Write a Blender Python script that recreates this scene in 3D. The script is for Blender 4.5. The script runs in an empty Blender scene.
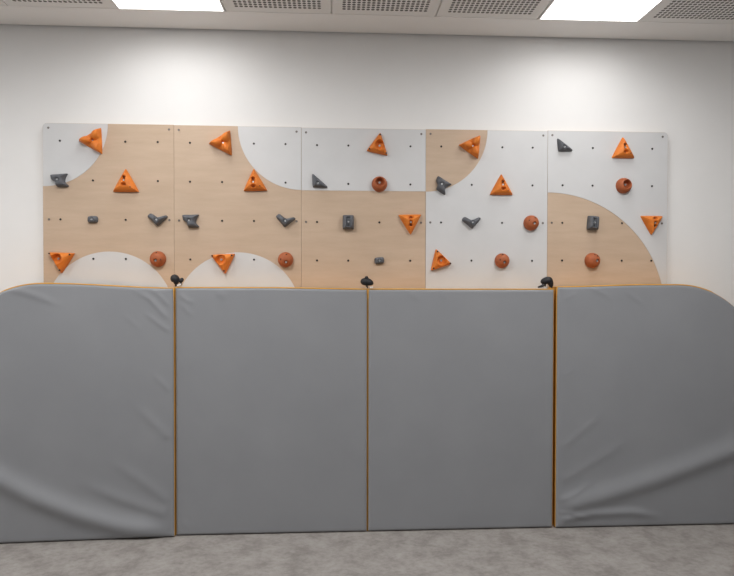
import bpy, bmesh, math, random
from mathutils import Vector, Matrix, noise
random.seed(7)
S = bpy.context.scene
C = S.collection
PI = math.pi

# ------------------------------------------------------------------ helpers
def link(o, parent=None):
    C.objects.link(o)
    if parent is not None:
        o.parent = parent
    return o

def mesh_obj(name, bm, mats, parent=None, smooth=False, angle=None):
    me = bpy.data.meshes.new(name)
    bmesh.ops.recalc_face_normals(bm, faces=bm.faces)
    bm.to_mesh(me); bm.free()
    for m in (mats if isinstance(mats, (list, tuple)) else [mats]):
        me.materials.append(m)
    if smooth:
        for p in me.polygons:
            p.use_smooth = True
        if angle:
            try:
                me.set_sharp_from_angle(angle=math.radians(angle))
            except Exception:
                pass
    return link(bpy.data.objects.new(name, me), parent)

def tag(o, label=None, cat=None, group=None, kind=None):
    if label: o['label'] = label
    if cat: o['category'] = cat
    if group: o['group'] = group
    if kind: o['kind'] = kind
    return o

def empty(name, loc, label, cat, group=None):
    o = bpy.data.objects.new(name, None)
    o.empty_display_size = 0.05
    o.location = loc
    link(o)
    return tag(o, label, cat, group)

def box(bm, x0, x1, y0, y1, z0, z1):
    v = [bm.verts.new(p) for p in ((x0,y0,z0),(x1,y0,z0),(x1,y1,z0),(x0,y1,z0),
                                   (x0,y0,z1),(x1,y0,z1),(x1,y1,z1),(x0,y1,z1))]
    for f in ((0,3,2,1),(4,5,6,7),(0,1,5,4),(1,2,6,5),(2,3,7,6),(3,0,4,7)):
        bm.faces.new([v[i] for i in f])

def lathe_y(bm, prof, n=24, cx=0, cz=0, sy=-1):
    """prof: list of (radius, outward) about an axis along -Y."""
    rings = []
    for r, h in prof:
        if r < 1e-6:
            rings.append([bm.verts.new((cx, sy*h, cz))])
        else:
            rings.append([bm.verts.new((cx+r*math.cos(2*PI*k/n), sy*h, cz+r*math.sin(2*PI*k/n))) for k in range(n)])
    for a, b in zip(rings, rings[1:]):
        for k in range(n):
            k2 = (k+1) % n
            if len(a) == 1 and len(b) == 1: continue
            if len(a) == 1: bm.faces.new((a[0], b[k], b[k2]))
            elif len(b) == 1: bm.faces.new((a[k], a[k2], b[0]))
            else: bm.faces.new((a[k], a[k2], b[k2], b[k]))

def slab(bm, poly, y0, y1):
    """extrude a polygon (x,z) from y0 (back) to y1 (front, smaller y)."""
    a = [bm.verts.new((x, y0, z)) for x, z in poly]
    b = [bm.verts.new((x, y1, z)) for x, z in poly]
    n = len(poly)
    fs = [bm.faces.new(b), bm.faces.new(a[::-1])]
    for i in range(n):
        j = (i+1) % n
        bm.faces.new((a[i], a[j], b[j], b[i]))
    bmesh.ops.triangulate(bm, faces=fs, ngon_method='EAR_CLIP')

def arc(cx, cz, r, a0, a1, n=40):
    return [(cx+r*math.cos(math.radians(a0+(a1-a0)*i/n)), cz+r*math.sin(math.radians(a0+(a1-a0)*i/n))) for i in range(n+1)]

# ------------------------------------------------------------------ materials
def srgb(r, g, b):
    f = lambda c: (c/255/12.92) if c/255 <= .04045 else ((c/255+.055)/1.055)**2.4
    return (f(r), f(g), f(b), 1)

class NT:
    def __init__(s, name):
        s.m = bpy.data.materials.new(name); s.m.use_nodes = True
        s.t = s.m.node_tree; s.b = s.t.nodes['Principled BSDF']
    def n(s, typ, **kw):
        x = s.t.nodes.new(typ)
        for k, v in kw.items():
            setattr(x, k, v)
        return x
    def l(s, a, b): s.t.links.new(a, b)
    def noise(s, scale, detail=4, rough=.5, vec=None, stretch=None):
        tc = s.n('ShaderNodeTexCoord')
        src = tc.outputs['Object']
        if stretch:
            mp = s.n('ShaderNodeMapping'); mp.inputs['Scale'].default_value = stretch
            s.l(src, mp.inputs['Vector']); src = mp.outputs['Vector']
        nz = s.n('ShaderNodeTexNoise')
        nz.inputs['Scale'].default_value = scale; nz.inputs['Detail'].default_value = detail
        nz.inputs['Roughness'].default_value = rough
        s.l(src, nz.inputs['Vector'])
        return nz.outputs['Fac']
    def ramp(s, fac, stops):
        r = s.n('ShaderNodeValToRGB')
        e = r.color_ramp.elements
        while len(e) > len(stops): e.remove(e[-1])
        while len(e) < len(stops): e.new(.5)
        for el, (p, c) in zip(e, stops):
            el.position = p; el.color = c
        s.l(fac, r.inputs['Fac'])
        return r.outputs['Color']
    def bump(s, fac, strength, dist):
        b = s.n('ShaderNodeBump'); b.inputs['Strength'].default_value = strength; b.inputs['Distance'].default_value = dist
        s.l(fac, b.inputs['Height']); s.l(b.outputs['Normal'], s.b.inputs['Normal'])

def simple(name, c0, c1, rough=.5, scale=30, metal=0, spec=.5, bump=None, lo=.35, hi=.65, stretch=None, detail=4):
    m = NT(name)
    f = m.noise(scale, detail, stretch=stretch)
    m.l(m.ramp(f, [(lo, c0), (hi, c1)]), m.b.inputs['Base Color'])
    m.b.inputs['Roughness'].default_value = rough
    m.b.inputs['Metallic'].default_value = metal
    m.b.inputs['Specular IOR Level'].default_value = spec
    if bump:
        m.bump(m.noise(bump[0], 3), bump[1], bump[2])
    return m.m

M = {}
M['wall'] = simple('wall_paint', (.80,.80,.80,1), (.82,.82,.82,1), .85, 3, spec=.25, bump=(260,.05,.002))
M['wallother'] = simple('side_wall_paint', (.56,.56,.56,1), (.60,.60,.60,1), .85, 3, spec=.25)
M['plaster'] = simple('ceiling_plaster', (.87,.865,.855,1), (.88,.875,.865,1), .9, 4, spec=.2)
M['frame'] = simple('lamp_frame_white', (.78,.77,.76,1), (.80,.79,.78,1), .4, 20)
M['white'] = simple('white_laminate', (.60,.607,.618,1), (.62,.627,.638,1), .42, 6, spec=.4, bump=(180,.04,.001))
M['orange'] = simple('orange_resin', (.62,.165,.020,1), (.72,.215,.028,1), .6, 25, spec=.4, bump=(420,.25,.0015))
M['rust'] = simple('dark_orange_resin', (.33,.088,.030,1), (.40,.112,.040,1), .6, 25, spec=.4, bump=(420,.25,.0015))
M['grey'] = simple('grey_resin', (.088,.094,.108,1), (.118,.125,.140,1), .6, 25, spec=.4, bump=(420,.3,.0015))
M['steel'] = simple('bolt_steel', (.50,.51,.53,1), (.60,.61,.63,1), .42, 60, metal=1)
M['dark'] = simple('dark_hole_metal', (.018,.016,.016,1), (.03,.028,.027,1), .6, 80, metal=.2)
M['screw'] = simple('screw_metal', (.16,.14,.13,1), (.22,.20,.19,1), .45, 80, metal=.6)
M['black'] = simple('black_webbing', (.006,.006,.008,1), (.014,.014,.018,1), .6, 90, bump=(600,.3,.001))
M['tagwhite'] = simple('white_label_cloth', (.75,.74,.72,1), (.82,.81,.79,1), .7, 60)
M['pvc'] = simple('grey_vinyl', (.262,.272,.292,1), (.278,.288,.308,1), .46, 3, spec=.45, bump=(900,.06,.0006))
M['yellow'] = simple('yellow_orange_vinyl', (.66,.330,.045,1), (.74,.385,.060,1), .5, 12, spec=.4)

# birch plywood
m = NT('birch_plywood')
f = m.noise(3.2, 6, .55, stretch=(1, 1, 7))
f2 = m.noise(26, 5, .6, stretch=(1, 1, 14))
f3 = m.noise(1.4, 2, .5, stretch=(1, 1, 2.2))
a = m.ramp(f, [(.30, (.525,.402,.298,1)), (.70, (.585,.455,.345,1))])
b = m.ramp(f2, [(.3, (.90,.885,.87,1)), (.62, (1,1,1,1))])
c = m.ramp(f3, [(.3, (.95,.93,.91,1)), (.7, (1.0,1.0,1.0,1))])
mx = m.n('ShaderNodeMix', data_type='RGBA', blend_type='MULTIPLY'); mx.inputs[0].default_value = .35
m.l(a, mx.inputs[6]); m.l(b, mx.inputs[7])
mx2 = m.n('ShaderNodeMix', data_type='RGBA', blend_type='MULTIPLY'); mx2.inputs[0].default_value = 1
m.l(mx.outputs[2], mx2.inputs[6]); m.l(c, mx2.inputs[7])
m.l(mx2.outputs[2], m.b.inputs['Base Color'])
m.b.inputs['Roughness'].default_value = .5; m.b.inputs['Specular IOR Level'].default_value = .35
M['wood'] = m.m

# marbled linoleum floor
m = NT('marbled_linoleum')
f = m.noise(6.5, 9, .68, stretch=(1, 1.1, 1))
f2 = m.noise(30, 6, .65, stretch=(1, 1.2, 1))
a = m.ramp(f, [(.36, (.245,.226,.212,1)), (.5, (.325,.304,.288,1)), (.66, (.375,.354,.338,1))])
b = m.ramp(f2, [(.36, (.74,.73,.72,1)), (.56, (1,1,1,1))])
mx = m.n('ShaderNodeMix', data_type='RGBA', blend_type='MULTIPLY'); mx.inputs[0].default_value = .6
m.l(a, mx.inputs[6]); m.l(b, mx.inputs[7])
m.l(mx.outputs[2], m.b.inputs['Base Color'])
m.b.inputs['Roughness'].default_value = .55; m.b.inputs['Specular IOR Level'].default_value = .35
M['floor'] = m.m

# perforated ceiling tile (holes are laid out in the tile's own UV)
m = NT('perforated_tile')
uv = m.n('ShaderNodeUVMap'); uv.uv_map = 'tile'
sep = m.n('ShaderNodeSeparateXYZ'); m.l(uv.outputs['UV'], sep.inputs['Vector'])
def math_(op, a, b=None):
    x = m.n('ShaderNodeMath', operation=op)
    for i, v in enumerate((a, b)):
        if v is None: continue
        if isinstance(v, (int, float)): x.inputs[i].default_value = v
        else: m.l(v, x.inputs[i])
    return x.outputs[0]
N_H, BRD = 18, .088
def cell(s, n):
    t = math_('MULTIPLY', math_('SUBTRACT', s, BRD), n/(1-2*BRD))
    inside = math_('MULTIPLY', math_('GREATER_THAN', t, 0), math_('LESS_THAN', t, n))
    return math_('SUBTRACT', math_('FRACT', t), .5), inside
cu, iu = cell(sep.outputs[0], N_H); cv, iv = cell(sep.outputs[1], N_H)
d = math_('SQRT', math_('ADD', math_('MULTIPLY', cu, cu), math_('MULTIPLY', cv, cv)))
hole = math_('MULTIPLY', math_('LESS_THAN', d, .37), math_('MULTIPLY', iu, iv))
mx = m.n('ShaderNodeMix', data_type='RGBA'); m.l(hole, mx.inputs[0])
mx.inputs[6].default_value = (.82,.815,.805,1); mx.inputs[7].default_value = (.16,.155,.15,1)
m.l(mx.outputs[2], m.b.inputs['Base Color']); m.b.inputs['Roughness'].default_value = .9
m.b.inputs['Specular IOR Level'].default_value = .2
M['tile'] = m.m

LAMP = 3.2
BEAM_WALL = 3.0     # the row by the wall is dimmed
BEAM_ROOM = 36.0
SPREAD_WALL = 156
SPREAD_ROOM = 180
m = NT('lamp_diffuser')
m.b.inputs['Base Color'].default_value = (.9,.9,.9,1)
m.b.inputs['Emission Color'].default_value = (1,.982,.962,1)
m.b.inputs['Emission Strength'].default_value = LAMP
M['lamp'] = m.m

# ------------------------------------------------------------------ dimensions
TOP = 2.537                      # top of the climbing panels
CEIL = 3.152
X0, X1, Y0 = -2.9, 5.6, -5.0     # room extents, back wall at y = 0
T0, TW, SD = .545, .625, .268    # ceiling tile grid
PF = -.03                        # panel face

# ------------------------------------------------------------------ room shell
def plane(name, pts, mat, th):
    bm = bmesh.new()
    box(bm, *pts)
    return tag(mesh_obj(name, bm, mat), kind='structure')
plane('floor', (X0, X1, Y0, 0, -.1, 0), M['floor'], 0)
plane('wall_back', (X0-.1, X1+.1, 0, .1, -.1, CEIL+.2), M['wall'], 0)
plane('wall_left', (X0-.1, X0, Y0, 0, -.1, CEIL+.2), M['wallother'], 0)
plane('wall_right', (X1, X1+.1, Y0, 0, -.1, CEIL+.2), M['wallother'], 0)
plane('wall_front', (X0-.1, X1+.1, Y0-.1, Y0, -.1, CEIL+.2), M['wallother'], 0)

bm = bmesh.new()
uvl = bm.loops.layers.uv.new('tile')
def quad(p, mi, uvs=None):
    f = bm.faces.new([bm.verts.new(q) for q in p]); f.material_index = mi
    for lp, u in zip(f.loops, uvs or [(0,0)]*4):
        lp[uvl].uv = u
    return f
# plain plaster strip along the wall, with a narrow shadow gap against the wall
quad([(X0,-SD,CEIL),(X1,-SD,CEIL),(X1,-.012,CEIL),(X0,-.012,CEIL)], 0)
quad([(X0,-.012,CEIL),(X1,-.012,CEIL),(X1,-.012,CEIL+.03),(X0,-.012,CEIL+.03)], 0)
quad([(X0,-.012,CEIL+.03),(X1,-.012,CEIL+.03),(X1,0,CEIL+.03),(X0,0,CEIL+.03)], 0)
quad([(X0,-SD,CEIL),(X1,-SD,CEIL),(X1,-SD,CEIL+.012),(X0,-SD,CEIL+.012)], 0)
LCOLS = (-4, 0, 4); LROWS = (0, 2)  # left column and second row are unseen lamps, added only for light
k0 = math.floor((X0-T0)/TW); k1 = math.ceil((X1-T0)/TW)
rows = math.ceil((-SD-Y0)/TW)
g = .004
for r in range(rows):
    ya = -SD-TW*r; yb = ya-TW
    for k in range(k0, k1):
        xa = T0+TW*k; xb = xa+TW
        if k in LCOLS and r in LROWS:
            continue
        quad([(xa+g,yb+g,CEIL),(xb-g,yb+g,CEIL),(xb-g,ya-g,CEIL),(xa+g,ya-g,CEIL)], 1, [(0,0),(1,0),(1,1),(0,1)])
        for e in (((xa+g,yb+g),(xb-g,yb+g)),((xb-g,yb+g),(xb-g,ya-g)),((xb-g,ya-g),(xa+g,ya-g)),((xa+g,ya-g),(xa+g,yb+g))):
            quad([(e[0][0],e[0][1],CEIL),(e[1][0],e[1][1],CEIL),(e[1][0],e[1][1],CEIL+.012),(e[0][0],e[0][1],CEIL+.012)], 0)
quad([(X0,Y0,CEIL+.012),(X1,Y0,CEIL+.012),(X1,-SD,CEIL+.012),(X0,-SD,CEIL+.012)], 0)
me = bpy.data.meshes.new('ceiling'); bm.to_mesh(me); bm.free()
me.materials.append(M['plaster']); me.materials.append(M['tile'])
tag(link(bpy.data.objects.new('ceiling', me)), kind='structure')

# ------------------------------------------------------------------ ceiling lights
def make_light(k, r, label, group):
    cx = T0+TW*(k+.5); cy = -SD-TW*(r+.5)
    root = empty('ceiling_light', (cx, cy, CEIL), label, 'ceiling light', group)
    h, w = TW/2-.002, .010
    bm = bmesh.new()
    for (a0, a1, b0, b1) in ((-h,h,-h,-h+w),(-h,h,h-w,h),(-h,-h+w,-h+w,h-w),(h-w,h,-h+w,h-w)):
        box(bm, a0, a1, b0, b1, -.005, .010)
    mesh_obj('frame', bm, M['frame'], root)
    bm = bmesh.new()
    i = h-w
    box(bm, -i, i, -i, i, -.002, .006)
    mesh_obj('diffuser', bm, M['lamp'], root)
    ld = bpy.data.lights.new('lamp_beam', 'AREA'); ld.shape = 'SQUARE'; ld.size = 2*i; ld.energy = BEAM_WALL if r == 0 else BEAM_ROOM
    ld.spread = math.radians(SPREAD_WALL if r == 0 else SPREAD_ROOM); ld.color = (1,.982,.962)
    lo = link(bpy.data.objects.new('lamp_beam', ld), root); lo.location = (0, 0, -.0035)
    return root
LBL = {(0,0):'glowing square ceiling light near the wall, above the two left climbing panels',
       (4,0):'glowing square ceiling light near the wall, above the two right climbing panels'}
for r in LROWS:
    for k in LCOLS:
        make_light(k, r, LBL.get((k, r), 'unseen square ceiling light added to light the room, further back or aside'),
                   'square ceiling lights by the wall' if (k, r) in LBL else 'added ceiling lights out of view')

# ------------------------------------------------------------------ climbing panels
DZ = (.003, .001, -.003, -.001, .002)     # the panels do not hang perfectly level
ROWV = (.11, .355, .60, .846)
COLU = (.1, .3, .5, .7)
PH = 1.2
def nut_mesh():
    bm = bmesh.new()
    lathe_y(bm, [(0,.0006),(.0042,.0006),(.0045,.0022),(.0062,.0022),(.0068,.0)], 14)
    me = bpy.data.meshes.new('insert_nut'); bm.to_mesh(me); bm.free(); me.materials.append(M['dark']); return me
def screw_mesh():
    bm = bmesh.new()
    lathe_y(bm, [(0,.0004),(.002,.0004),(.0024,.0016),(.0062,.0020),(.0072,.0)], 14)
    me = bpy.data.meshes.new('screw'); bm.to_mesh(me); bm.free(); me.materials.append(M['screw']); return me
NUT, SCREW = nut_mesh(), screw_mesh()

PANELS = [
 ('leftmost climbing panel, birch plywood with white quarter circle in its upper left corner', 0),
 ('second climbing panel from left, birch plywood with white quarter circle upper right', 1),
 ('middle climbing panel, white upper third over plain birch plywood', 2),
 ('white climbing panel with plywood quarter circle in its upper left corner', 3),
 ('rightmost climbing panel, white with large plywood quarter circle at lower left', 4)]
def corner_poly(w, h, tl=0, tr=0, x0=0):
    p = [(x0,-h),(w,-h)]
    p += arc(w-tr, -tr, tr, 0, 90, 8) if tr else [(w, 0)]
    p += arc(x0+tl, -tl, tl, 90, 180, 8) if tl else [(x0, 0)]
    return p
FIELD = .0016
def fields(i):
    w, e = .8-.0012, .0012
    if i == 0:
        e = -.0048
        q = arc(.022, -.028, .0268, 180, 90, 8) + [(.393,-.0012)] + arc(0,0,.393,-.5,-89.5,40) + [(e,-.393)]
        return [q, arc(.4, -PH, .4, 5, 175, 50)]
    if i == 1:
        return [[(.4,-e)] + [(w,-e)] + [(w,-.4)] + arc(.8, 0, .4, 269.5, 180.5, 40), arc(.4, -PH, .4, 5, 175, 50)]
    if i == 2:
        return [[(e,-e),(w,-e),(w,-.398),(e,-.398)]]
    if i == 3:
        return [[(.402,-e),(w,-e),(w,-PH),(e,-PH),(e,-.402)] + arc(0,0,.402,-89.5,-.5,40)]
    w = .8055
    return [[(e,-e)] + [(w-.027,-e)] + arc(.7787, -.028, .0268, 90, 0, 8) + [(w,-PH)] + arc(0,-PH,.7975,0,89.6,60) + [(e,-PH+.7975)]]

HOLD_AT = {}      # filled below: nuts hidden by a hold are left out
def build_panels():
    for label, i in PANELS:
        ox = .8*i
        root = empty('climbing_panel', (ox, PF, TOP+DZ[i]), label, 'climbing panel', 'climbing wall panels')
        bm = bmesh.new()
        poly = corner_poly(.8065 if i == 4 else .7985, TOP+DZ[i]-.0005, .028 if i == 0 else 0, .028 if i == 4 else 0, -.0067 if i == 0 else 0)
        slab(bm, [(x+.0007, z) for x, z in poly], -PF-.0002, 0)
        o = mesh_obj('board', bm, M['wood'], root)
        o.location.x = 0
        for q in fields(i):
            bm = bmesh.new()
            slab(bm, q, .0005, -FIELD)
            mesh_obj('white_field', bm, M['white'], root)['label'] = 'smooth white laminate field'
        for c, u in enumerate(COLU):
            for r, v in enumerate(ROWV):
                if (i, c, r) in HOLD_AT: continue
                n = link(bpy.data.objects.new('insert_nut', NUT), root); n.location = (u, -FIELD, -v)
        for u in (.03, .77):
            for v in (.03, .60):
                n = link(bpy.data.objects.new('screw', SCREW), root); n.location = (u, -FIELD, -v)

# ------------------------------------------------------------------ climbing holds
def smooth_poly(p, cut=.16, it=2):
    for _ in range(it):
        q = []
        n = len(p)
        for i in range(n):
            a, b = Vector(p[i]), Vector(p[(i+1) % n])
            L = (b-a).length
            t = min(.30, .006/max(L,1e-6)) if _ == 0 else .25
            q.append(tuple(a.lerp(b, t))); q.append(tuple(a.lerp(b, 1-t)))
        p = q
    return p
def resample(p, n):
    P = [Vector(a) for a in p]
    seg = [(P[i], P[(i+1) % len(P)]) for i in range(len(P))]
    L = [(b-a).length for a, b in seg]; tot = sum(L)
    out = []; i = 0; acc = 0
    for k in range(n):
        s = tot*k/n
        while acc+L[i] < s:
            acc += L[i]; i += 1
        a, b = seg[i]
        out.append(a.lerp(b, (s-acc)/max(L[i],1e-9)))
    return out
def sstep(a, b, x):
    t = max(0, min(1, (x-a)/(b-a))); return t*t*(3-2*t)

def star(outline, hfun, centre=(0,0), n=96, rings=26, edge=.006, round_=True):
    """solid whose rim is the outline and whose face rises by hfun(t, x, z)."""
    p = resample(smooth_poly(outline) if round_ else outline, n)
    c = Vector(centre)
    bm = bmesh.new()
    mid = bm.verts.new((c.x, -hfun(0, c.x, c.y), c.y))
    prev = None
    for j in range(1, rings+1):
        t = (j/rings)**.8
        ring = []
        for q in p:
            v = c+(q-c)*t
            ring.append(bm.verts.new((v.x, -max(edge, hfun(t, v.x, v.y)), v.y)))
        for k in range(n):
            k2 = (k+1) % n
            if prev is None: bm.faces.new((mid, ring[k], ring[k2]))
            else: bm.faces.new((prev[k], ring[k], ring[k2], prev[k2]))
        prev = ring
    base = [bm.verts.new((q.x, 0, q.y)) for q in p]
    for k in range(n):
        k2 = (k+1) % n
        bm.faces.new((prev[k], base[k], base[k2], prev[k2]))
    bm.faces.new(base)
    return bm

def bolt(root, x, z, h, r=.0062):
    bm = bmesh.new()
    lathe_y(bm, [(0,.003),(.0026,.003),(.0028,.0066),(r*.85,.0070),(r,.0055),(r,-.004)], 18)
    o = mesh_obj('bolt', bm, M['steel'], root, True, 40); o.location = (x, -h, z)
    o['label'] = 'shiny steel socket bolt'
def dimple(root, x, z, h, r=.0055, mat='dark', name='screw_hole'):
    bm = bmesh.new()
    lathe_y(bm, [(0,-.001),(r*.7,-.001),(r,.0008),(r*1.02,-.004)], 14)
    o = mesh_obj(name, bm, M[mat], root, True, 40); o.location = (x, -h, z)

def grow(P, k):
    cx = sum(p[0] for p in P)/3; cz = sum(p[1] for p in P)/3
    return [(cx+(x-cx)*k, cz+(z-cz)*k) for x, z in P]
def tri_pocketed(root, P, rot):           # chunky triangle with a notch above and below its bolt
    P = grow(P, 1.075)
    cx = sum(p[0] for p in P)/3; cz = sum(p[1] for p in P)/3
    s = 1 if rot >= 0 else -1
    H = .044
    def h(t, x, z):
        b = H*(1-t**2.8)**.60 if t < 1 else 0
        d1 = math.hypot((x)/.012, (z-.018*s)/.010); d2 = math.hypot((x-.001)/.014, (z+.028*s)/.010)
        d0 = math.hypot(x/.012, z/.013)
        b -= .022*(1-sstep(.5,1.35,d1)) if d1 < 1.35 else 0
        b -= .020*(1-sstep(.5,1.35,d2)) if d2 < 1.35 else 0
        b -= .015*(1-sstep(.6,1.3,d0)) if d0 < 1.3 else 0
        return b
    bm = star(P, h, (cx, cz), 108, 34)
    mesh_obj('body', bm, M['orange'], root, True, 50)
    def tt(x, z):                        # level of a point inside the triangle
        best = 0
        for i in range(3):
            a = Vector(P[i]); b2 = Vector(P[(i+1)%3]); nrm = Vector(((b2-a).y, -(b2-a).x)).normalized()
            dc = nrm.dot(a-Vector((cx,cz))); dp = nrm.dot(Vector((x,z))-Vector((cx,cz)))
            best = max(best, dp/dc)
        return best
    bolt(root, 0, 0, h(tt(0,0),0,0)-.001)
    x, z = .0, .019*s
    dimple(root, x, z, h(tt(x,z),x,z)+.0008, .0070, name='notch_shade')  # dark disc standing in for the shade inside this notch
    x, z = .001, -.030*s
    dimple(root, x, z, h(tt(x,z),x,z)+.0008, .0068, name='notch_shade')  # second dark disc, painted shade of the other notch
    q = Vector(P[2])*.45+Vector((cx,cz))*.55
    if rot > 0:
        dimple(root, q.x, q.y, h(tt(q.x,q.y),q.x,q.y)+.0008, .0036)

def tri_bowl(root, P):                    # flatter triangle with a round bowl
    P = grow(P, 1.075)
    cx = sum(p[0] for p in P)/3; cz = sum(p[1] for p in P)/3
    H = .046
    def h(t, x, z):
        b = H*(1-t**3.6)**.55 if t < 1 else 0
        d = math.hypot(x, z)
        lip = .004*math.exp(-((d-.037)/.006)**2)
        return b+lip*(1-t**4)-.040*(1-sstep(.019,.034,d))
    bm = star(P, h, (cx, cz), 108, 36)
    mesh_obj('body', bm, M['orange'], root, True, 50)
    bolt(root, 0, 0, H-.041, .007)
    far = sorted(P, key=lambda p: -math.hypot(*p))
    for p in far[:3]:
        k = .74 if p is not far[2] else .80
        x, z = cx+(p[0]-cx)*k, cz+(p[1]-cz)*k
        dimple(root, x, z, h(k*1.0, x, z)+.0006, .0052)

def tri_lobed(root, P):                   # three swollen lobes meeting at the bolt
    P = grow(P, 1.075)
    cx = sum(p[0] for p in P)/3; cz = sum(p[1] for p in P)/3
    cen = Vector((cx, cz))
    L = [cen.lerp(Vector(p), f) for p, f in zip(P, (.46,.46,.46))]
    def h(t, x, z):
        base = .028*(1-t**3)**.5 if t < 1 else 0
        up = 0
        for i, l in enumerate(L):
            d = (Vector((x,z))-l)
            ax = (Vector(P[i])-cen).normalized()
            da, dn = d.dot(ax), d.dot(Vector((-ax.y, ax.x)))
            q = 1-(da/.050)**2-(dn/.030)**2
            if q > 0: up = max(up, .058*q**.5)
        edge = min(1, (1-t)/.22)
        v = max(base, up*edge**.6 if edge > 0 else 0)
        d = math.hypot(x-cx, z-cz)
        return v-.016*(1-sstep(.004,.013,d))
    bm = star(P, h, (cx, cz), 108, 38)
    mesh_obj('body', bm, M['orange'], root, True, 60)
    bolt(root, cx, cz, h(0,cx,cz)+.0005, .0065)

def disc(R): return [(R*math.cos(2*PI*k/48), R*math.sin(2*PI*k/48)) for k in range(48)]
def dome(root, R, dims, bolt_at=(.002,-.012)):
    H = .052
    def h(t, x, z):
        b = H*(1-t**2.6)**.5 if t < 1 else 0
        d = math.hypot(x-bolt_at[0], z-bolt_at[1])
        return b-.014*(1-sstep(.007,.012,d))
    bm = star(disc(R), h, (0,0), 72, 34, .004, False)
    mesh_obj('body', bm, M['rust'], root, True, 60)
    t = math.hypot(*bolt_at)/R
    bolt(root, bolt_at[0], bolt_at[1], h(t,*bolt_at)-.0015, .0065)
    for x, z in dims:
        t = math.hypot(x, z)/R
        dimple(root, x, z, h(t, x, z)+.0006, .0055)
def ring_hold(root, R, off):
    H = .050
    def h(t, x, z):
        b = H*(1-t**3.2)**.5 if t < 1 else 0
        d = math.hypot(x-off[0], z-off[1])
        return b-.043*(1-sstep(.017,.031,d))
    bm = star(disc(R), h, (0,0), 72, 38, .004, False)
    mesh_obj('body', bm, M['rust'], root, True, 60)
    bolt(root, off[0], off[1], .0065, .007)

def rotp(P, a):
    c, s = math.cos(math.radians(a)), math.sin(math.radians(a))
    return [(x*c-z*s, x*s+z*c) for x, z in P]
BRACKET = [(-.050,.036),(.004,.036),(.060,.039),(.041,.010),(.036,-.016),(.060,-.039),(.052,-.046),(-.012,-.046),(-.017,-.015),(-.043,.000)]
VEE = [(-.062,.017),(-.044,.039),(-.022,.027),(-.002,.014),(.046,.033),(.057,.022),(.028,-.010),(.002,-.040),(-.026,-.014)]
WEDGE = [(-.037,.060),(-.028,.060),(.064,-.020),(.058,-.029),(-.034,-.025)]
RECT = [(-.036,.046),(.036,.046),(.037,-.047),(-.037,-.047)]
SMALL = [(-.031,.019),(-.012,.022),(.024,.022),(.032,.012),(.030,-.020),(-.022,-.023),(-.032,-.014)]
def bracket(root, a):
    P = rotp(BRACKET, a)
    ax = rotp([(1,0)], a)[0]
    def h(t, x, z):
        u = x*ax[0]+z*ax[1]; v = -x*ax[1]+z*ax[0]
        b = (.034+.010*sstep(0,.05,abs(v)))*(1-t**3.4)**.55 if t < 1 else 0
        return b-.007*(1-sstep(.009,.014,math.hypot(x,z)))
    mesh_obj('body', star(P, h, (0,0), 110, 24), M['grey'], root, True, 50)
    bolt(root, 0, 0, .026)
def vee(root, a):
    P = rotp([(x*1.10, z*1.06) for x, z in VEE], a)
    def h(t, x, z):
        b = .040*(1-t**2.8)**.55 if t < 1 else 0
        return b-.009*(1-sstep(.008,.014,math.hypot(x,z)))
    mesh_obj('body', star(P, h, (0,-.004), 110, 24), M['grey'], root, True, 50)
    bolt(root, 0, 0, .029)
    x, z = rotp([(.045,.022)], a)[0]
    dimple(root, x, z, .0255, .0042)
def wedge(root, a, f=1):
    P = rotp(WEDGE, a)
    def h(t, x, z):
        b = .038*(1-t**2.2)**.6 if t < 1 else 0
        return b-.010*(1-sstep(.008,.013,math.hypot(x,z)))
    mesh_obj('body', star(P, h, (-.008,0.002), 100, 26), M['grey'], root, True, 50)
    bolt(root, 0, 0, .024)
def block(root, a):
    P = rotp(RECT, a)
    ax = rotp([(1,0)], a)[0]
    def h(t, x, z):
        u = x*ax[0]+z*ax[1]; v = -x*ax[1]+z*ax[0]
        b = .046*(1-t**5)**.5 if t < 1 else 0
        g_ = (1-sstep(.009,.014,abs(u)))*(1-sstep(.026,.033,abs(v)))
        return b-.012*g_
    mesh_obj('body', star(P, h, (0,0), 120, 36), M['grey'], root, True, 50)
    bolt(root, 0, 0, .0345)
    x, z = rotp([(0,-.021)], a)[0]
    dimple(root, x, z, .0348, .0040)
    if a:
        x, z = rotp([(.0,.021)], a)[0]; dimple(root, x, z, .0348, .0040)
def nub(root, a, f=1):
    P = rotp(SMALL, a)
    def h(t, x, z):
        b = .026*(1-t**3)**.5 if t < 1 else 0
        return b-.006*(1-sstep(.008,.012,math.hypot(x,z)))
    mesh_obj('body', star(P, h, (0,0), 80, 20), M['grey'], root, True, 50)
    bolt(root, 0, 0, .0195)
    for sx in (-.019, .019):
        x, z = rotp([(sx*f, -.006)], a)[0]; dimple(root, x, z, .0235, .0036)

def hold(panel, col, row, name, label, group, fn, *args, du=0, dv=0):
    HOLD_AT[(panel, col, row)] = 1
    r = empty(name, (.8*panel+COLU[col]+du, PF-FIELD-.0002, TOP+DZ[panel]-ROWV[row]+dv), label, 'climbing hold', group)
    fn(r, *args)
    return r
TH, RH, GH = 'triangular_hold', 'round_hold', None
GT = 'orange triangular climbing holds'; GR = 'dark orange round climbing holds'; GG = 'grey climbing holds'
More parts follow.
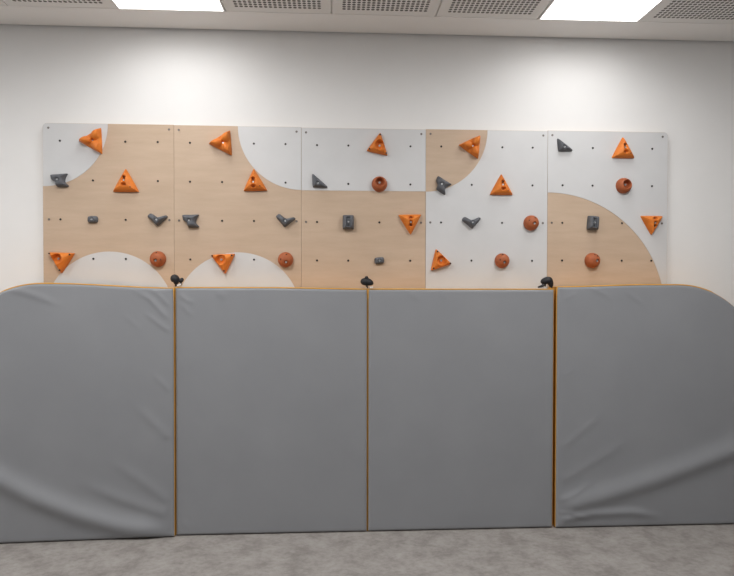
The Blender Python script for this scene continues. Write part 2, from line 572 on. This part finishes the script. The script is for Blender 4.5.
# leftmost panel
hold(0,1,0,TH,'orange three-lobed triangular hold pointing left, on the white quarter circle of the leftmost panel',GT,tri_lobed,[(-.081,0),(.051,.08),(.057,-.078)])
hold(0,0,1,'bracket_hold','grey bracket-shaped hold at the lower edge of the leftmost panel\'s white quarter circle',GG,bracket,3,du=-.006)
hold(0,2,1,TH,'upright orange triangular hold on plywood, upper right of the leftmost panel',GT,tri_pocketed,[(.004,.071),(-.073,-.068),(.082,-.068)],1)
hold(0,1,2,'small_hold','small grey hold on plywood, between the bracket and V-shaped holds of the leftmost panel',GG,nub,0)
hold(0,3,2,'vee_hold','grey V-shaped hold at the right edge of the leftmost panel',GG,vee,-4)
hold(0,0,3,TH,'orange triangular hold with round bowl, pointing down, at the leftmost lower corner of the wall',GT,tri_bowl,[(-.056,.037),(.094,.033),(.017,-.089)],du=-.009)
hold(0,3,3,RH,'dark orange round hold beside the white arch of the leftmost panel',GR,dome,.050,[(.0,.036),(.026,-.004)],(-.004,-.010))
# second panel
hold(1,1,0,TH,'orange three-lobed triangular hold pointing left, on plywood beside the second panel\'s white quarter circle',GT,tri_lobed,[(-.079,-.004),(.049,.078),(.06,-.075)])
hold(1,2,1,TH,'upright orange triangular hold under the curved edge of the second panel\'s white quarter circle',GT,tri_pocketed,[(0,.083),(-.062,-.054),(.082,-.050)],1)
hold(1,0,2,'bracket_hold','grey bracket-shaped hold at the left edge of the second panel, on plain plywood',GG,bracket,0)
hold(1,3,2,'vee_hold','grey V-shaped hold at the right edge of the second panel',GG,vee,-9)
hold(1,1,3,TH,'orange triangular hold with round bowl, pointing down, overlapping the second panel\'s white arch',GT,tri_bowl,[(-.063,.027),(.083,.035),(.023,-.089)],du=-.004)
hold(1,3,3,RH,'dark orange round hold beside the white arch of the second panel',GR,dome,.049,[(.008,.030),(-.026,.0)],(.006,-.016))
# middle panel
hold(2,2,0,TH,'tilted upright orange triangular hold with round bowl, on the white top of the middle panel',GT,tri_bowl,[(.004,.081),(-.081,-.033),(.049,-.06)])
hold(2,0,1,'wedge_hold','grey right-angled wedge hold at the lower left of the middle panel\'s white area',GG,wedge,0,du=.005)
hold(2,2,1,RH,'dark orange ring-shaped hold on the lower edge of the middle panel\'s white area',GR,ring_hold,.050,(.0,.009))
hold(2,1,2,'block_hold','grey rectangular block hold standing on the middle panel\'s plywood',GG,block,0)
hold(2,3,2,TH,'orange triangular hold pointing down, at the right edge of the middle panel\'s plywood',GT,tri_pocketed,[(-.075,.046),(.068,.050),(.002,-.076)],-1)
hold(2,2,3,'small_hold','small grey hold near the bottom of the middle panel, below the block hold',GG,nub,4,.7)
# fourth panel
hold(3,1,0,TH,'orange three-lobed triangular hold pointing left, on the fourth panel\'s plywood quarter circle',GT,tri_lobed,[(-.084,.010),(.051,.072),(.038,-.075)])
hold(3,0,1,'bracket_hold','tilted grey bracket-shaped hold at the foot of the fourth panel\'s plywood quarter circle',GG,bracket,-33)
hold(3,2,1,TH,'upright orange triangular hold in the middle of the white fourth panel',GT,tri_pocketed,[(-.005,.068),(-.077,-.062),(.069,-.062)],1,du=-.003)
hold(3,1,2,'vee_hold','grey V-shaped hold on the white fourth panel',GG,vee,2)
hold(3,3,2,RH,'dark orange round hold at the right edge of the white fourth panel',GR,dome,.050,[(.012,.028),(-.024,.012)],(.010,-.006),du=-.009)
hold(3,0,3,TH,'orange triangular hold with round bowl, pointing right, at the lower left of the fourth panel',GT,tri_bowl,[(-.033,.072),(-.064,-.063),(.066,-.021)])
hold(3,2,3,RH,'dark orange round hold with steel bolt, at the bottom of the white fourth panel',GR,dome,.048,[(-.004,.036),(-.022,.004)],(.006,-.012))
# rightmost panel
hold(4,0,0,'wedge_hold','grey right-angled wedge hold in the top left of the rightmost panel',GG,wedge,4)
hold(4,2,0,TH,'upright orange triangular hold at the top of the rightmost panel, above a ring-shaped hold',GT,tri_pocketed,[(-.005,.070),(-.075,-.062),(.071,-.062)],1,du=.003)
hold(4,2,1,RH,'dark orange ring-shaped hold with deep bowl, on the white of the rightmost panel',GR,ring_hold,.051,(.008,.006),du=.006)
hold(4,1,2,'block_hold','grey rectangular block hold on the rightmost panel\'s plywood quarter circle',GG,block,-4)
hold(4,3,2,TH,'orange triangular hold pointing down, on white at the far right edge of the wall',GT,tri_pocketed,[(-.082,.046),(.063,.046),(-.011,-.074)],-1,du=.007)
hold(4,1,3,RH,'dark orange round hold at the bottom of the rightmost panel\'s plywood quarter circle',GR,dome,.050,[(.016,.026),(.0,.034)],(.016,-.002))
build_panels()

# ------------------------------------------------------------------ mats
def fold_h(u, z, folds):
    s = 0
    for pts, A, wu, wd, fade in folds:
        best = None
        n = len(pts)-1
        for i in range(n):
            ax, az = pts[i]; bx, bz = pts[i+1]
            dx, dz = bx-ax, bz-az
            L2 = dx*dx+dz*dz
            t = ((u-ax)*dx+(z-az)*dz)/L2
            tc = 0 if t < 0 else 1 if t > 1 else t
            ex, ez = u-(ax+dx*tc), z-(az+dz*tc)
            d2 = ex*ex+ez*ez
            if best is None or d2 < best[0]:
                cr = (dx*(z-az)-dz*(u-ax))
                if dx < 0: cr = -cr
                best = (d2, cr, (i+tc)/n)
        d2, cr, q = best
        w = wu if cr > 0 else wd
        if d2 > 9*w*w: continue
        k = 1
        if fade[0] > 0: k *= sstep(0, fade[0], q)
        if fade[1] > 0: k *= sstep(0, fade[1], 1-q)
        s += A*k*math.exp(-d2/(w*w))
    return s

def make_mat(x0, yf, W, H, T, label, group, R=0, side=0, folds=(), puff=.004, seed=0, sag=0, lean=0):
    """x0: left edge; yf: front plane; R: radius of the outer top corner (side -1 left, 1 right)."""
    root = empty('crash_mat', (x0, 0, 0), label, 'mat', group)
    rr = .014
    def zsag(u): return abs(sag)*(sstep(.45, 1, u/W) if sag > 0 else sstep(.55, 1, 1-u/W))
    def ztop(u):
        return ztop0(u)-zsag(u)
    def ztop0(u):
        if not R: return H
        s = (R-u) if side < 0 else (u-(W-R))
        if s <= 0: return H
        s = min(s, R)
        return H-R+math.sqrt(max(0, R*R-s*s))
    us = [0,.002,.005,.009,.015,.022]
    n = int((W-.044)/.011)
    us += [.022+(W-.044)*i/n for i in range(1, n)]
    us += [W-q for q in (.022,.015,.009,.005,.002,0)]
    if R:
        lim = W-R if side > 0 else R
        inner = [u for u in us if (u <= lim if side > 0 else u >= lim)]
        cn = 44
        cor = [(W-R+R*math.sin(PI/2*i/cn)) if side > 0 else (R-R*math.sin(PI/2*i/cn)) for i in range(1, cn+1)]
        us = sorted(inner+cor)
    nv = 128
    fr = [0,.0015,.0035,.006,.010,.015]
    vs = fr+[.015+.97*i/nv for i in range(1, nv)]+[1-q for q in reversed(fr)]
    zmin = .004
    def edge_d(u, z):
        z = z+zsag(u)*z/H
        zt = ztop(u)
        d = min(z-zmin, H-z) if not R else z-zmin
        if R:
            c = ((R, H-R) if side < 0 else (W-R, H-R))
            inx = (u < c[0]) if side < 0 else (u > c[0])
            if inx and z > c[1]: d = min(d, R-math.hypot(u-c[0], z-c[1]))
            else: d = min(d, H-z)
        return max(0, min(d, u, W-u))
    def yy(u, z):
        d = edge_d(u, z)
        rnd = rr-math.sqrt(max(0, rr*rr-(rr-min(d, rr))**2))
        inner = sstep(0, .10, d)
        broad = puff*math.sin(PI*min(1,max(0,u/W)))**.6*math.sin(PI*min(1,max(0,z/H)))**.6
        nz = noise.noise(Vector((u*2.1+seed*7, z*1.7, seed)))*.0028 + noise.noise(Vector((u*6+seed*3, z*5, seed+4)))*.0008
        f = fold_h(u, z, folds) if folds else 0
        return yf+lean*(1-z/H)*-1+rnd-(broad+(nz*inner)+f*sstep(0,.022,d))
    bm = bmesh.new()
    cols = []
    for u in us:
        zt = ztop(u)
        cols.append([bm.verts.new((u, yy(u, zmin+(zt-zmin)*v), zmin+(zt-zmin)*v)) for v in vs])
    for a, b in zip(cols, cols[1:]):
        for j in range(len(vs)-1):
            bm.faces.new((a[j], b[j], b[j+1], a[j+1]))
    mesh_obj('front_cover', bm, M['pvc'], root, True)
    # outline, anticlockwise from the bottom left
    out = [(u, zmin) for u in (0, W*.25, W*.5, W*.75)] + [(W, zmin)]
    if R and side > 0: out += [(W, zmin+(H-R-zmin)*.5)] + arc(W-R, H-R, R, 0, 90, 24) + [((W-R)*(1-i/14), H) for i in range(1, 14)] + [(0, H), (0, H-.07), (0, H*.66), (0, H*.33)]
    elif R: out += [(W, H*.33), (W, H*.66), (W, H-.07), (W, H)] + [(W-(W-R)*i/14, H) for i in range(1, 14)] + arc(R, H-R, R, 90, 180, 24) + [(0, (H-R)*.5)]
    else: out += [(W, H*.33), (W, H*.66), (W, H-.07), (W, H)] + [(W*(1-i/16), H) for i in range(1, 16)] + [(0, H), (0, H-.07), (0, H*.66), (0, H*.33)]
    out = [(u, z-zsag(u)*z/H) for u, z in out]
    bm = bmesh.new()
    yb = yf+T
    fa = [bm.verts.new((x, yf+rr-lean*(1-z/H)-.001, z)) for x, z in out]
    ba = [bm.verts.new((x, yb, z)) for x, z in out]
    n = len(out)
    for i in range(n):
        j = (i+1) % n
        bm.faces.new((fa[i], fa[j], ba[j], ba[i]))
    mesh_obj('side_band', bm, M['yellow'], root)['label'] = 'yellow-orange edge band'
    bm = bmesh.new()
    ba = [bm.verts.new((x, yb, z)) for x, z in out]
    f = bm.faces.new(ba); bmesh.ops.triangulate(bm, faces=[f])
    mesh_obj('back_cover', bm, M['pvc'], root)
    # piping round the front edge
    bm = bmesh.new()
    ring = []
    for i, (x, z) in enumerate(out):
        p0, p1 = Vector(out[i-1]), Vector(out[(i+1) % n])
        tg = (p1-p0).normalized(); nr = Vector((tg.y, -tg.x))
        yc = yf+rr*.85-lean*(1-z/H)
        top = z > H-.055
        pr = .0042 if top else .0019
        if top: yc = yf+rr*.55-lean*(1-z/H)
        ring.append([bm.verts.new((x+nr.x*pr*math.cos(a), yc+pr*1.25*math.sin(a), max(.0008, z+nr.y*pr*math.cos(a)))) for a in [2*PI*k/8 for k in range(8)]])
    for i in range(4, n):
        a, b = ring[i], ring[(i+1) % n]
        for k in range(8):
            k2 = (k+1) % 8
            bm.faces.new((a[k], a[k2], b[k2], b[k]))
    mesh_obj('piping', bm, M['yellow'], root, True)['label'] = 'yellow-orange piping along the front edge'
    return root

GM = 'grey crash mats standing against the wall'
# folds: (polyline (u, z), amplitude, width above, width below, (fade start, fade end))
W1 = 1.30
def L1(px, py): return (W1-(172.5-px)/164, (538.5-py-(172.5-px)*-.018)/165)
f1 = [([L1(-60,430),L1(0,472),L1(40,495),L1(80,512),L1(120,525),L1(172,534)], .031, .058, .060, (0,.12)),
      ([L1(75,478),L1(120,498),L1(168,516)], .008, .040, .032, (.5,.1)),
      ([L1(105,455),L1(140,480),L1(168,503)], .005, .035, .030, (.5,.1)),
      ([L1(128,287),L1(150,300),L1(170,322)], .0055, .012, .012, (.5,.2)),
      ([L1(146,286),L1(158,295),L1(171,309)], .0048, .009, .009, (.4,.2)),
      ([L1(140,310),L1(156,322),L1(171,334)], .0048, .011, .011, (.5,.2)),
      ([L1(120,312),L1(145,333)], .002, .014, .012, (.5,.5)),
      ([L1(150,372),L1(170,392)], .003, .016, .014, (.5,.1)),
      ([L1(130,400),L1(170,440)], .004, .03, .025, (.5,.1)),
      ([L1(10,289),L1(40,298),L1(72,310)], .006, .018, .014, (.2,.5))]
left_mat = make_mat(.8355-W1, -.215, W1, 1.541, .172, 'leftmost grey mat with rounded upper left corner and a deep fold at its base', GM, .54, -1, f1, .010, 1, .028)
left_mat.location.y = -.055; left_mat.rotation_euler.z = math.radians(2.4)      # its outer end stands a little off the wall
W2 = 1.167
f2 = [([(.02,W2),(0.03,1.40)], .0, .01, .01, (.2,.2)),
      ([(.02,1.48),(.07,1.44),(.13,1.42)], .0045, .012, .012, (.2,.5)),
      ([(.03,1.43),(.08,1.37),(.13,1.34)], .003, .014, .014, (.2,.5)),
      ([(.25,1.49),(.32,1.45)], .0035, .02, .02, (.2,.5)),
      ([(.02,.10),(.10,.04)], .002, .02, .02, (.3,.3))]
make_mat(.847, -.197, W2, 1.516, .155, 'flat grey mat between the leftmost folded mat and the seam in the middle', GM, 0, 0, f2, .003, 2, .009)
f3 = [([(.25,1.49),(.34,1.43)], .0025, .02, .02, (.2,.5)),
      ([(.45,1.48),(.50,1.44)], .002, .02, .02, (.2,.5))]
make_mat(2.021, -.197, 1.166, 1.507, .155, 'flat grey mat right of the middle seam, beside the wrinkled rightmost mat', GM, 0, 0, f3, .003, 3)
W4 = 1.34
def L4(px, py): return ((px-555)/157.5, (528.5-py-(px-555)*.018)/160)
f4 = [([L4(556,508),L4(600,496),L4(650,480),L4(734,449),L4(765,436)], .024, .066, .058, (.10,0)),
      ([L4(556,520),L4(590,513),L4(630,511),L4(668,517)], .013, .022, .030, (.1,.3)),
      ([L4(557,482),L4(600,456),L4(650,424)], .0036, .034, .030, (.1,.6)),
      ([L4(557,449),L4(585,425),L4(612,402)], .0028, .026, .026, (.1,.6)),
      ([L4(557,501),L4(575,492),L4(598,476)], .004, .018, .014, (.1,.5)),
      ([L4(557,512),L4(570,512),L4(592,519)], .005, .010, .010, (.1,.4)),
      ([L4(588,285),L4(600,290),L4(614,299)], .003, .012, .012, (.2,.5)),
      ([L4(622,287),L4(634,295),L4(648,305)], .003, .014, .014, (.3,.5)),
      ([L4(562,298),L4(575,290)], .0025, .012, .012, (.3,.3)),
      ([L4(560,375),L4(575,365)], .002, .018, .018, (.2,.5))]
make_mat(3.205, -.203, W4, 1.536, .160, 'rightmost grey mat with rounded upper right corner and slanting wrinkles', GM, .56, 1, f4, .009, 4, -.014)

# ------------------------------------------------------------------ strap fasteners at the mat seams
def blob(pts, rad, name, mat, root):
    """smooth lump grown along a few joints."""
    me = bpy.data.meshes.new(name)
    pts = [(x*1.12, y*1.1, z*1.72-.003) for x, y, z in pts]; rad = [(a*1.22, b*1.22) for a, b in rad]
    me.from_pydata(pts, [(i, i+1) for i in range(len(pts)-1)], [])
    o = link(bpy.data.objects.new(name, me), root)
    sk = o.modifiers.new('s', 'SKIN'); sk.use_smooth_shade = True
    for v, r in zip(me.skin_vertices[0].data, rad): v.radius = r
    me.skin_vertices[0].data[0].use_root = True
    sb = o.modifiers.new('d', 'SUBSURF'); sb.levels = 2; sb.render_levels = 2
    me.materials.append(M[mat])
    return o
def strap(x, z, label, kind):
    root = empty('strap_fastener', (x, -.16, z), label, 'strap', 'black strap fasteners at the mat seams')
    # webbing: from the panel foot, over the seam and down between the mats
    path = [(.108,.010),(.10,.026),(.07,.034),(.03,.034),(-.005,.026),(-.012,.014),(-.013,.003)]
    bm = bmesh.new()
    w = .0035
    prev = None
    for y, zz in path:
        cur = [bm.verts.new(p) for p in ((-w,y-.012,zz),(w,y-.012,zz),(w,y+.012,zz+.004),(-w,y+.012,zz+.004))]
        if prev:
            for k in range(4):
                bm.faces.new((prev[k], prev[(k+1)%4], cur[(k+1)%4], cur[k]))
        else: bm.faces.new(cur)
        prev = cur
    bm.faces.new(prev[::-1])
    mesh_obj('webbing', bm, M['black'], root)
    if kind == 0:
        blob([(-.026,-.020,.032),(-.006,-.026,.034),(.010,-.026,.026),(.003,-.022,.008)], [(.013,.014),(.029,.027),(.025,.022),(.011,.009)], 'knot', 'black', root)
        blob([(.018,-.030,.022),(.034,-.030,.024),(.042,-.026,.034)], [(.011,.011),(.013,.013),(.008,.009)], 'loose_end', 'black', root)
        tg = [(.014,-.046,.014),(.040,-.044,.022),(.038,-.044,.013),(.016,-.046,.006)]
    elif kind == 1:
        blob([(-.040,-.022,.026),(-.016,-.026,.028),(.008,-.026,.026),(.036,-.022,.018)], [(.010,.012),(.025,.023),(.026,.022),(.008,.009)], 'knot', 'black', root)
        blob([(-.008,-.026,.036),(.0,-.028,.048)], [(.017,.014),(.012,.008)], 'loose_end', 'black', root)
        tg = [(.014,-.046,.012),(.034,-.044,.015),(.034,-.044,.007),(.014,-.046,.004)]
    else:
        blob([(-.066,-.022,.022),(-.042,-.026,.030),(-.018,-.026,.034),(-.006,-.022,.020),(-.003,-.020,.004)], [(.011,.012),(.022,.021),(.028,.025),(.016,.016),(.008,.010)], 'knot', 'black', root)
        blob([(-.050,-.030,.014),(-.066,-.030,.009),(-.084,-.028,.006)], [(.008,.009),(.008,.007),(.004,.004)], 'loose_end', 'black', root)
        tg = [(-.034,-.044,.004),(-.012,-.046,.010),(-.012,-.046,.002),(-.032,-.044,-.002)]
    bm = bmesh.new()
    a = [bm.verts.new(p) for p in tg]; b = [bm.verts.new((p[0], p[1]+.0012, p[2])) for p in tg]
    bm.faces.new(a); bm.faces.new(b[::-1])
    for k in range(4): bm.faces.new((a[k], b[k], b[(k+1)%4], a[(k+1)%4]))
    if kind < 2:
        mesh_obj('tag', bm, M['tagwhite'], root)['label'] = 'small white sewn-in tag'
    else: bm.free()
strap(.8475, 1.5195, 'black knotted strap at the left seam, between the leftmost mat and its neighbour', 0)
strap(2.0150, 1.510, 'black knotted strap at the middle seam, between the two flat mats', 1)
strap(3.177, 1.512, 'black knotted strap pointing left at the right seam, beside the rightmost mat', 2)

# ------------------------------------------------------------------ camera
f, yaw, pitch, roll = 591.4, .0531, -.0163, .0014
ry = Vector((math.cos(yaw), -math.sin(yaw), 0)); fy = Vector((math.sin(yaw), math.cos(yaw), 0)); uy = Vector((0,0,1))
c, s = math.cos(pitch), math.sin(pitch)
fw = c*fy+s*uy; up = -s*fy+c*uy
c, s = math.cos(roll), math.sin(roll)
rt = c*ry+s*up; up2 = -s*ry+c*up
cam = bpy.data.cameras.new('camera'); co = bpy.data.objects.new('camera', cam); C.objects.link(co)
mat = Matrix((rt, up2, -fw)).transposed().to_4x4()
mat.translation = Vector((1.8188, -3.8339, 1.5738))
co.matrix_world = mat
cam.sensor_fit = 'HORIZONTAL'; cam.sensor_width = 36; cam.lens = f*36/734
cam.clip_start = .05
S.camera = co

# ------------------------------------------------------------------ world / view
w = bpy.data.worlds.new('world'); S.world = w; w.use_nodes = True
w.node_tree.nodes['Background'].inputs['Color'].default_value = (.5,.5,.5,1)
w.node_tree.nodes['Background'].inputs['Strength'].default_value = .0
S.view_settings.view_transform = 'Standard'
S.view_settings.look = 'None'
S.view_settings.gamma = 1
S.view_settings.use_curve_mapping = False
S.view_settings.exposure = 0.1
